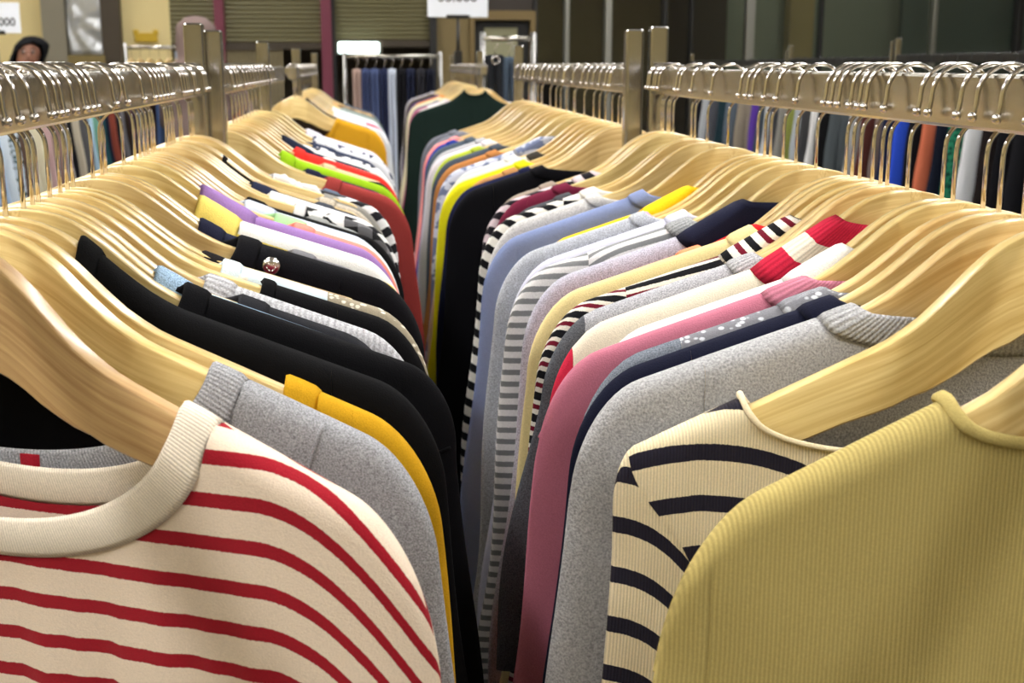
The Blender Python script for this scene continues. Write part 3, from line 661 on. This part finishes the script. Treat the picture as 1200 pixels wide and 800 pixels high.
# ------------------------------------------------------------------ price signs
M_CARD = plain('sign_card', (226, 231, 240), .35); M_INK = plain('sign_ink', (38, 38, 46), .6)
def sign(label, cx, cz, Y, w, h, txt, size, tx, tz, polez):
    r = thing('price_sign', label, 'sign', (cx, Y, polez), 0, 'price signs')
    mb = MB(); mb.rbox((-w/2, -.004, cz-polez-h/2), (w/2, .004, cz-polez+h/2), .003); mb.build('card', M_CARD, r, smooth=False)
    cu = bpy.data.curves.new('t', 'FONT'); cu.body = txt; cu.size = size; cu.align_x = 'CENTER'; cu.align_y = 'CENTER'; cu.extrude = .0006; cu.offset = size*.012
    to = bpy.data.objects.new('t', cu); COL.objects.link(to); bpy.context.view_layer.update()
    me = bpy.data.meshes.new_from_object(to.evaluated_get(bpy.context.evaluated_depsgraph_get())); bpy.data.objects.remove(to)
    me.materials.clear(); me.materials.append(M_INK)
    t = bpy.data.objects.new('price_lettering', me); COL.objects.link(t); t.parent = r; t.location = (tx, -.005, tz-polez); t.rotation_euler = (PI/2, 0, 0)
    mb = MB(); mb.rbox((-w*.19, -.012, cz-polez-h/2-.006), (w*.19, .012, cz-polez-h/2+.012), .004); mb.build('clip', M_BLACKPL, r, smooth=False)
    mb = MB(); mb.tube([(0, 0, 0), (0, 0, cz-polez-h/2)], [.011, .007], 10); mb.build('pole', M_BLACKPL, r)
    mb = MB(); mb.rbox((-.02, -.02, -.0), (.02, .02, .07), .006); mb.build('clamp', M_BLACKPL, r, smooth=False)
    return r
YS = 6.4
sx = px(537, YS); sz = pz(20, YS)
sign('white price sign on a black pole above the bottle green top rack', sx, sz+.105, YS, .30, .21, '35.000', .072, 0., sz+.098, CZ-.006)
YS1 = 6.0
sz1 = pz(40, YS1)
sign('white price sign ending 000 above the person in black', px(-2, YS1), sz1+.067, YS1, .225, .134, '35.000', .05, .024, pz(27.5, YS1), CZ-.3)

# ------------------------------------------------------------------ people
M_SKIN = plain('skin', (150, 104, 84), .5, noise=.06, nscale=60)
def person(label, X, Y, top, rz, veil, lean=0., hand=True):
    """standing figure, one continuous skin; robe and headscarf are separate clothes"""
    H = top; k = H/1.62
    r = thing('person', label, 'person', (X, Y, 0), rz)
    pts = {}; ed = []; rad = []
    def p(nm, co, ra, par=None):
        pts[nm] = len(rad); rad.append((Vector(co)*k, ra*k))
        if par: ed.append((pts[par], pts[nm]))
    p('pelvis', (0, 0, .90), .13); p('waist', (0, 0, 1.05), .11, 'pelvis'); p('chest', (0, 0, 1.22), .125, 'waist'); p('neck', (0, 0, 1.36), .052, 'chest')
    p('jaw', (lean*.4, -.02, 1.43), .058, 'neck'); p('skull', (lean*.7, -.005, 1.50), .078, 'jaw'); p('crown', (lean*.95, .005, 1.56), .062, 'skull')
    for s, n in ((-1, 'l'), (1, 'r')):
        p('sh'+n, (s*.17, 0, 1.30), .055, 'chest'); p('el'+n, (s*.24, -.06, 1.05), .042, 'sh'+n)
        p('wr'+n, (s*.20, -.30, 1.08), .028, 'el'+n); p('pa'+n, (s*.19, -.37, 1.10), .032, 'wr'+n)
        for q in range(4): p('f%d' % q+n, (s*(.165+.018*q), -.41, 1.105), .010, 'pa'+n); p('g%d' % q+n, (s*(.165+.018*q), -.445+.006*abs(q-1), 1.085), .009, 'f%d' % q+n); p('h%d' % q+n, (s*(.165+.018*q), -.44, 1.06), .008, 'g%d' % q+n)
        p('th'+n, (s*.155, -.385, 1.095), .011, 'pa'+n); p('ti'+n, (s*.14, -.415, 1.085), .009, 'th'+n)
        p('hi'+n, (s*.09, 0, .86), .095, 'pelvis'); p('kn'+n, (s*.09, -.01, .48), .06, 'hi'+n); p('an'+n, (s*.09, .02, .08), .04, 'kn'+n); p('to'+n, (s*.10, -.15, .03), .035, 'an'+n)
    me = bpy.data.meshes.new('body'); me.from_pydata([v for v, _ in rad], ed, []); me.materials.append(M_SKIN)
    o = bpy.data.objects.new('body', me); COL.objects.link(o); o.parent = r
    sk = o.modifiers.new('skin', 'SKIN'); sk.use_smooth_shade = True
    for i, (_, ra) in enumerate(rad): me.skin_vertices[0].data[i].radius = (ra, ra)
    me.skin_vertices[0].data[0].use_root = True
    sb = o.modifiers.new('sub', 'SUBSURF'); sb.levels = 2; sb.render_levels = 2
    hc = Vector((lean*.62, -.01, 1.485))*k
    # face
    def fp(x, y, z): return hc+Vector((x, y, z))*k
    mb = MB(); mb.tube([fp(0, -.078, .015), fp(0, -.094, -.005), fp(0, -.101, -.018), fp(0, -.09, -.024)], [.006*k, .009*k, .012*k, .006*k], 8); mb.build('nose', M_SKIN, r)
    mb = MB(); mb.tube([fp(-.022, -.076, -.05), fp(0, -.085, -.049), fp(.022, -.076, -.05)], [.003*k, .007*k, .003*k], 8); mb.build('mouth', plain('lips', (120, 62, 58), .5), r)
    for s in (-1, 1):
        mb = MB(); mb.ball(fp(s*.029, -.069, .018), .0105*k, 10, 8); e = mb.build('eye', plain('eye_white', (150, 140, 132), .4), r)
        mb = MB(); mb.ball(fp(s*.029, -.078, .018), .0066*k, 8, 6); mb.build('iris', plain('iris', (26, 18, 14), .3), e)
        mb = MB(); mb.tube([fp(s*.014, -.079, .034), fp(s*.03, -.08, .040), fp(s*.047, -.07, .034)], .0035*k, 6); mb.build('eyebrow', plain('brow', (34, 26, 24), .8), r)
    # headscarf: hood open at the face, falling over the shoulders
    mb = MB(); n = 36; rings = []
    prof = [(1.60, .012, 0), (1.592, .05, 0), (1.565, .084, .0), (1.545, .1, .62), (1.50, .104, .98), (1.45, .104, 1.0), (1.405, .098, .6), (1.38, .1, .2), (1.35, .13, 0), (1.29, .21, 0), (1.22, .24, 0)]
    for (z, rr, op) in prof:
        ring = []; lx = lean*max(0., min(1., (z-1.34)/.22))
        for i in range(n+1):
            a0 = -PI/2+op; a = a0+(2*PI-2*op)*i/n
            sy = .72 if z < 1.34 else 1.05
            ring.append(mb.add(Vector((lx+rr*math.cos(a)*(1+.03*math.sin(5*a+z*30)), rr*sy*math.sin(a)+.012, z))*k))
        rings.append(ring)
    for a, b in zip(rings, rings[1:]):
        for i in range(n): mb.f.append((a[i], b[i], b[i+1], a[i+1]))
    mb.f.append(tuple(rings[0][:-1]))
    sc = mb.build('headscarf', veil, r); so = sc.modifiers.new('s', 'SOLIDIFY'); so.thickness = .006
    # robe with sleeves
    mb = MB(); rings = []
    for (z, rx, ry) in [(1.345, .06, .05), (1.33, .15, .09), (1.28, .205, .115), (1.15, .2, .13), (1.0, .185, .135), (.85, .2, .15), (.5, .23, .18), (.1, .28, .22)]:
        rings.append([mb.add(Vector((rx*math.cos(a)*(1+.03*math.sin(7*a)), ry*math.sin(a), z))*k) for a in [2*PI*i/28 for i in range(28)]])
    for a, b in zip(rings, rings[1:]):
        for i in range(28): mb.f.append((a[i], b[i], b[(i+1) % 28], a[(i+1) % 28]))
    rb = mb.build('robe', veil, r)
    for s in (-1, 1):
        mb = MB(); mb.tube([Vector(q)*k for q in ((s*.15, 0, 1.30), (s*.2, -.02, 1.2), (s*.245, -.06, 1.05), (s*.23, -.17, 1.05), (s*.203, -.28, 1.075))], [.075*k, .068*k, .06*k, .052*k, .045*k], 12, caps=False); mb.build('sleeve', veil, rb)
    return r
YP = 8.2
M_VEIL = fabric((20, 20, 23))
person('person in a black headscarf bending over the pastel tops, under the price sign', px(24, YP), YP, pz(39, YP)-.0, .25, M_VEIL, lean=.08)
person('person in a taupe headscarf standing behind the steel posts', px(233, 7.4), 7.4, pz(15, 7.4), PI*.85, fabric((128, 110, 106)))

# ------------------------------------------------------------------ the hall
YB = 13.0; HX = 7.2; HC = 4.3; YF = -6.
M_WALL = plain('wall_cream', (214, 196, 142), .8, noise=.05, nscale=3)
M_TAN = plain('wall_tan', (124, 108, 72), .8, noise=.06, nscale=4)
M_DARKB = plain('dark_brown', (60, 50, 36), .6, noise=.1, nscale=5)
M_GREYC = plain('column_grey', (126, 120, 104), .7, noise=.06, nscale=6)
M_SHUT = plain('shutter_olive', (112, 106, 74), .5, noise=.05, nscale=5)
M_PINK = plain('post_maroon', (110, 40, 62), .5)
M_FRAME = plain('frame_brass', (116, 96, 54), .45)
M_BLK = plain('black_frame', (18, 17, 17), .5)
def sbox(name, lo, hi, m):
    mb = MB(); mb.box(lo, hi); return struct(mb.build(name, m, smooth=False))
sbox('floor', (-HX, YF, -.1), (HX, YB+3, 0), plain('floor_tile', (84, 82, 78), .35, noise=.1, nscale=2))
sbox('ceiling', (-HX, YF, HC), (HX, YB+3, HC+.1), plain('ceiling_white', (200, 198, 190), .9))
sbox('wall_left', (-HX-.1, YF, 0), (-HX, YB+3, HC), M_WALL); sbox('wall_right', (HX, YF, 0), (HX+.1, YB+3, HC), M_GREYC)
sbox('wall_front', (-HX, YF-.1, 0), (HX, YF, HC), M_WALL)
X_ = lambda x: px(x, YB)
sbox('wall_back', (-HX, YB, 0), (X_(202), YB+.2, HC), M_WALL)
sbox('wall_back_tan', (X_(511), YB, 0), (X_(551), YB+.2, HC), M_TAN)
sbox('trim_1', (X_(57), YB-.15, 0), (X_(84), YB+.0, HC), M_GREYC)
sbox('trim_2', (X_(125), YB-.12, 0), (X_(146), YB, HC), M_DARKB)
sbox('trim_3', (X_(83), YB-.145, 0), (X_(127), YB, pz(65, YB)), plain('ledge', (120, 104, 60), .7))
# plastic sheet over the opening between the columns: pinned at one side, creased
mb = MB(); nx_, nz_ = 26, 40; x0, x1 = X_(85.5), X_(124.5); z0, z1 = pz(65, YB)+.003, HC-.6
for j in range(nz_+1):
    for i in range(nx_+1):
        a, b = i/nx_, j/nz_; x = x0+(x1-x0)*a; z = z0+(z1-z0)*b
        dz_ = z-pz(21, YB); ang = math.atan2(dz_, a*.34+.03)
        y = YB-.10-.030*abs(math.sin(ang*5))*(a+.15)-.012*math.sin(ang*13)
        mb.add((x, y, z))
for j in range(nz_):
    for i in range(nx_): q = j*(nx_+1)+i; mb.f.append((q, q+1, q+nx_+2, q+nx_+1))
o = mb.build('plastic_sheet', plain('silver_plastic', (176, 178, 180), .22, metal=.35)); tag(o, 'silvery creased plastic sheet between the grey and brown columns', 'plastic sheet')
so = o.modifiers.new('s', 'SOLIDIFY'); so.thickness = .004
mb = MB(); z_ = pz(44, YB)
mb.rbox((X_(160), YB-.03, z_-.05), (X_(187), YB-.004, z_+.04), .01); mb.rbox((X_(159), YB-.035, z_+.02), (X_(165), YB-.004, z_+.07), .008); mb.rbox((X_(182), YB-.035, z_+.02), (X_(188), YB-.004, z_+.07), .008)
tag(mb.build('wall_plaque', plain('yellow_plaque', (190, 156, 30), .5), smooth=False), 'small yellow plaque fixed on the cream wall', 'plaque')
def shutter(n, xa, xb, zbot, rows=60):
    mb = MB(); h = (HC-zbot)/rows; x0, x1 = X_(xa), X_(xb)
    for j in range(rows+1):
        for (dy, dz_) in ((0, 0), (-.018, h*.25), (-.022, h*.5), (-.018, h*.75), (0, h*.98)):
            z = zbot+j*h+dz_
            if z <= HC: mb.add((x0, YB+.02+dy, z)); mb.add((x1, YB+.02+dy, z))
    for j in range(len(mb.v)//2-1): mb.f.append((2*j, 2*j+1, 2*j+3, 2*j+2))
    o = struct(mb.build('door_%d' % n, M_SHUT, smooth=False)); sm = o.modifiers.new('s', 'SOLIDIFY'); sm.thickness = .01
    mb = MB(); mb.rbox((x0, YB-.03, zbot-.07), (x1, YB+.04, zbot), .01); mb.build('bottom_bar', M_DARKB, o, smooth=False)
shutter(1, 202, 256, pz(52, YB)); shutter(2, 266, 379, pz(50, YB)); shutter(3, 394, 505, pz(47, YB))
sbox('trim_4', (X_(255), YB-.1, 0), (X_(266), YB+.1, HC), M_PINK); sbox('trim_5', (X_(378), YB-.1, 0), (X_(390), YB+.1, HC), M_PINK); sbox('trim_6', (X_(389), YB-.06, 0), (X_(394), YB+.1, HC), M_BLK)
sbox('trim_7', (X_(504), YB-.08, 0), (X_(512), YB+.1, HC), M_BLK)
sbox('wall_back_recess', (X_(200), YB+1.6, 0), (X_(512), YB+1.7, HC), M_DARKB)
# lit strip of daylight-white lamp seen under the third shutter
r = thing('strip_light', 'bright white strip light under the middle of the shutters', 'lamp', ((X_(397)+X_(445))/2, YB-.06, pz(56, YB)))
mb = MB(); w_ = (X_(445)-X_(397))/2; mb.rbox((-w_, -.03, -.055), (w_, .03, .055), .02); mb.build('tube', emis('strip_emit', (225, 250, 245), 3.2), r)
mb = MB(); mb.box((-w_-.03, .03, -.07), (w_+.03, .07, .07)); mb.build('housing', M_GREYC, r)
# grille of upright bars under the second shutter
r = thing('grille', 'row of pale upright bars under the shutter by the maroon post', 'grille', (X_(266), YB-.06, 0))
mb = MB(); L = X_(331)-X_(266)
for i in range(17): x = L*i/16; mb.tube([(x, 0, .1), (x, 0, pz(57, YB))], .012, 6)
mb.build('bars', plain('bars_beige', (128, 116, 86), .5), r)
mb = MB(); mb.box((-.02, -.02, pz(57, YB)-.02), (L+.02, .02, pz(57, YB)+.02)); mb.build('top_bar', M_DARKB, r, smooth=False)
mb = MB(); mb.box((-.02, -.02, .06), (L+.02, .02, .1)); mb.build('bottom_bar', M_DARKB, r, smooth=False)
# doorway with brass frame
zd = pz(23, YB)
o = sbox('door_4', (X_(551), YB-.05, zd), (X_(627), YB+.15, zd+.09), M_FRAME)
for xa, xb in ((551, 556), (621, 627)):
    mb = MB(); mb.box((X_(xa), YB-.05, 0), (X_(xb), YB+.15, zd)); mb.build('frame', M_FRAME, o, smooth=False)
mb = MB(); mb.box((X_(556), YB+.08, 0), (X_(621), YB+.12, zd)); mb.build('leaf', M_BLK, o, smooth=False)
mb = MB(); mb.rbox((X_(568), YB+.04, pz(120, YB)), (X_(607), YB+.08, pz(32, YB)), .01); mb.build('panel', plain('door_panel', (150, 148, 116), .6), o, smooth=False)
sbox('wall_back_upper', (X_(551), YB+.02, zd+.09), (X_(627), YB+.2, HC), plain('brown_panel', (40, 30, 22), .4))
# glazed front with uprights
gm, nt, b = newmat('dark_glass'); nt.nodes.remove(b); out = nt.nodes['Material Output']
tr = N(nt, 'ShaderNodeBsdfTransparent'); tr.inputs[0].default_value = (.86, .88, .86, 1); gl = N(nt, 'ShaderNodeBsdfGlossy'); gl.inputs[1].default_value = .03; gl.inputs[0].default_value = (.9, .92, .9, 1)
fr = N(nt, 'ShaderNodeFresnel'); fr.inputs[0].default_value = 1.5; mx = N(nt, 'ShaderNodeMixShader')
nt.links.new(fr.outputs[0], mx.inputs[0]); nt.links.new(tr.outputs[0], mx.inputs[1]); nt.links.new(gl.outputs[0], mx.inputs[2]); nt.links.new(mx.outputs[0], out.inputs[0])
M_MULL = metal('mullion_alu', (150, 150, 144), .4)
xs = [627, 664, 712, 778, 809, 877, 960, 1091, 1190, 1330]
for i in range(len(xs)-1):
    x0, x1 = X_(xs[i]), X_(xs[i+1]); w2 = [.02, .022, .035, .02, .012, .045, .012, .022, .03, .03][i]
    mb = MB(); mb.box((x0, YB+.05, .1), (x1, YB+.062, HC)); o = struct(mb.build('window_%d' % (i+1), gm, smooth=False))
    mb = MB(); mb.rbox((x0-w2, YB-.04, 0), (x0+w2, YB+.09, HC), .008); mb.build('window_frame', M_MULL if i in (2, 5, 7, 1) else M_BLK, o, smooth=False)
sbox('wall_back_right', (X_(1330), YB, 0), (HX, YB+.2, HC), M_GREYC)
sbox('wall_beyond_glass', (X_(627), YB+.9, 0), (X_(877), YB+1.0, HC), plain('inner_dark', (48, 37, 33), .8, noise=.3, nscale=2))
sbox('wall_reflection_green', (X_(877), YB+1.3, 0), (HX, YB+1.4, HC), plain('reflected_green', (134, 140, 122), .8, noise=.1, nscale=1))  # added panel behind the panes, its green stands in for their reflection
sbox('trim_reflection_beige', (X_(955), YB+.9, 0), (X_(985), YB+1.1, HC), plain('reflected_beige', (160, 140, 90), .8))  # added strip, beige part of the glass reflection put into its colour
sbox('trim_9', (X_(1085), YB+.7, 0), (X_(1330), YB+.8, HC), plain('inner_teal', (90, 104, 98), .8, noise=.1, nscale=1))

# ceiling lamps (the hall's light)
LS = 21.
M_LAMP = emis('lamp_diffuser', (255, 253, 250), LS)
n = 0
for iy, y in enumerate((-2.6, -.9, .9, 2.3, 3.8, 5.6, 8.2, 11.2)):
    for ix, x in enumerate((-4.4, -1.7, 1.75, 4.5)):
        r = thing('ceiling_light', 'long ceiling lamp in the %s lamp row, %s across the hall' % (('rearmost', 'second', 'third', 'fourth', 'fifth', 'sixth', 'seventh', 'furthest')[iy], ('leftmost', 'inner left', 'inner right', 'rightmost')[ix]), 'ceiling lamp', (x, y, HC), 0, 'ceiling lamps')
        mb = MB(); mb.box((-.16, -.75, -.10), (.16, .75, -.075)); mb.build('diffuser', M_LAMP, r, smooth=False)
        mb = MB(); mb.box((-.18, -.78, -.075), (.18, .78, 0)); mb.build('housing', M_GREYC, r, smooth=False)
w = bpy.data.worlds.new('world'); scn.world = w; w.use_nodes = True
w.node_tree.nodes['Background'].inputs[0].default_value = (.9, .95, 1, 1); w.node_tree.nodes['Background'].inputs[1].default_value = .3

# ------------------------------------------------------------------ camera
cam = bpy.data.cameras.new('camera'); co = bpy.data.objects.new('camera', cam); COL.objects.link(co)
co.matrix_world = Matrix(((rt.x, upv.x, -fw.x, 0), (rt.y, upv.y, -fw.y, 0), (rt.z, upv.z, -fw.z, CZ), (0, 0, 0, 1)))
cam.sensor_width = 36; cam.lens = F/1200*36; cam.clip_start = .02; cam.clip_end = 60
cam.dof.use_dof = True; cam.dof.focus_distance = .86; cam.dof.aperture_fstop = 15
scn.camera = co
vs = scn.view_settings; vs.view_transform = 'Standard'; vs.look = 'None'; vs.gamma = 1; vs.use_curve_mapping = False; vs.exposure = .4
try:
    scn.cycles.use_denoising = True; scn.cycles.max_bounces = 8; scn.cycles.sample_clamp_indirect = 6
except Exception: pass
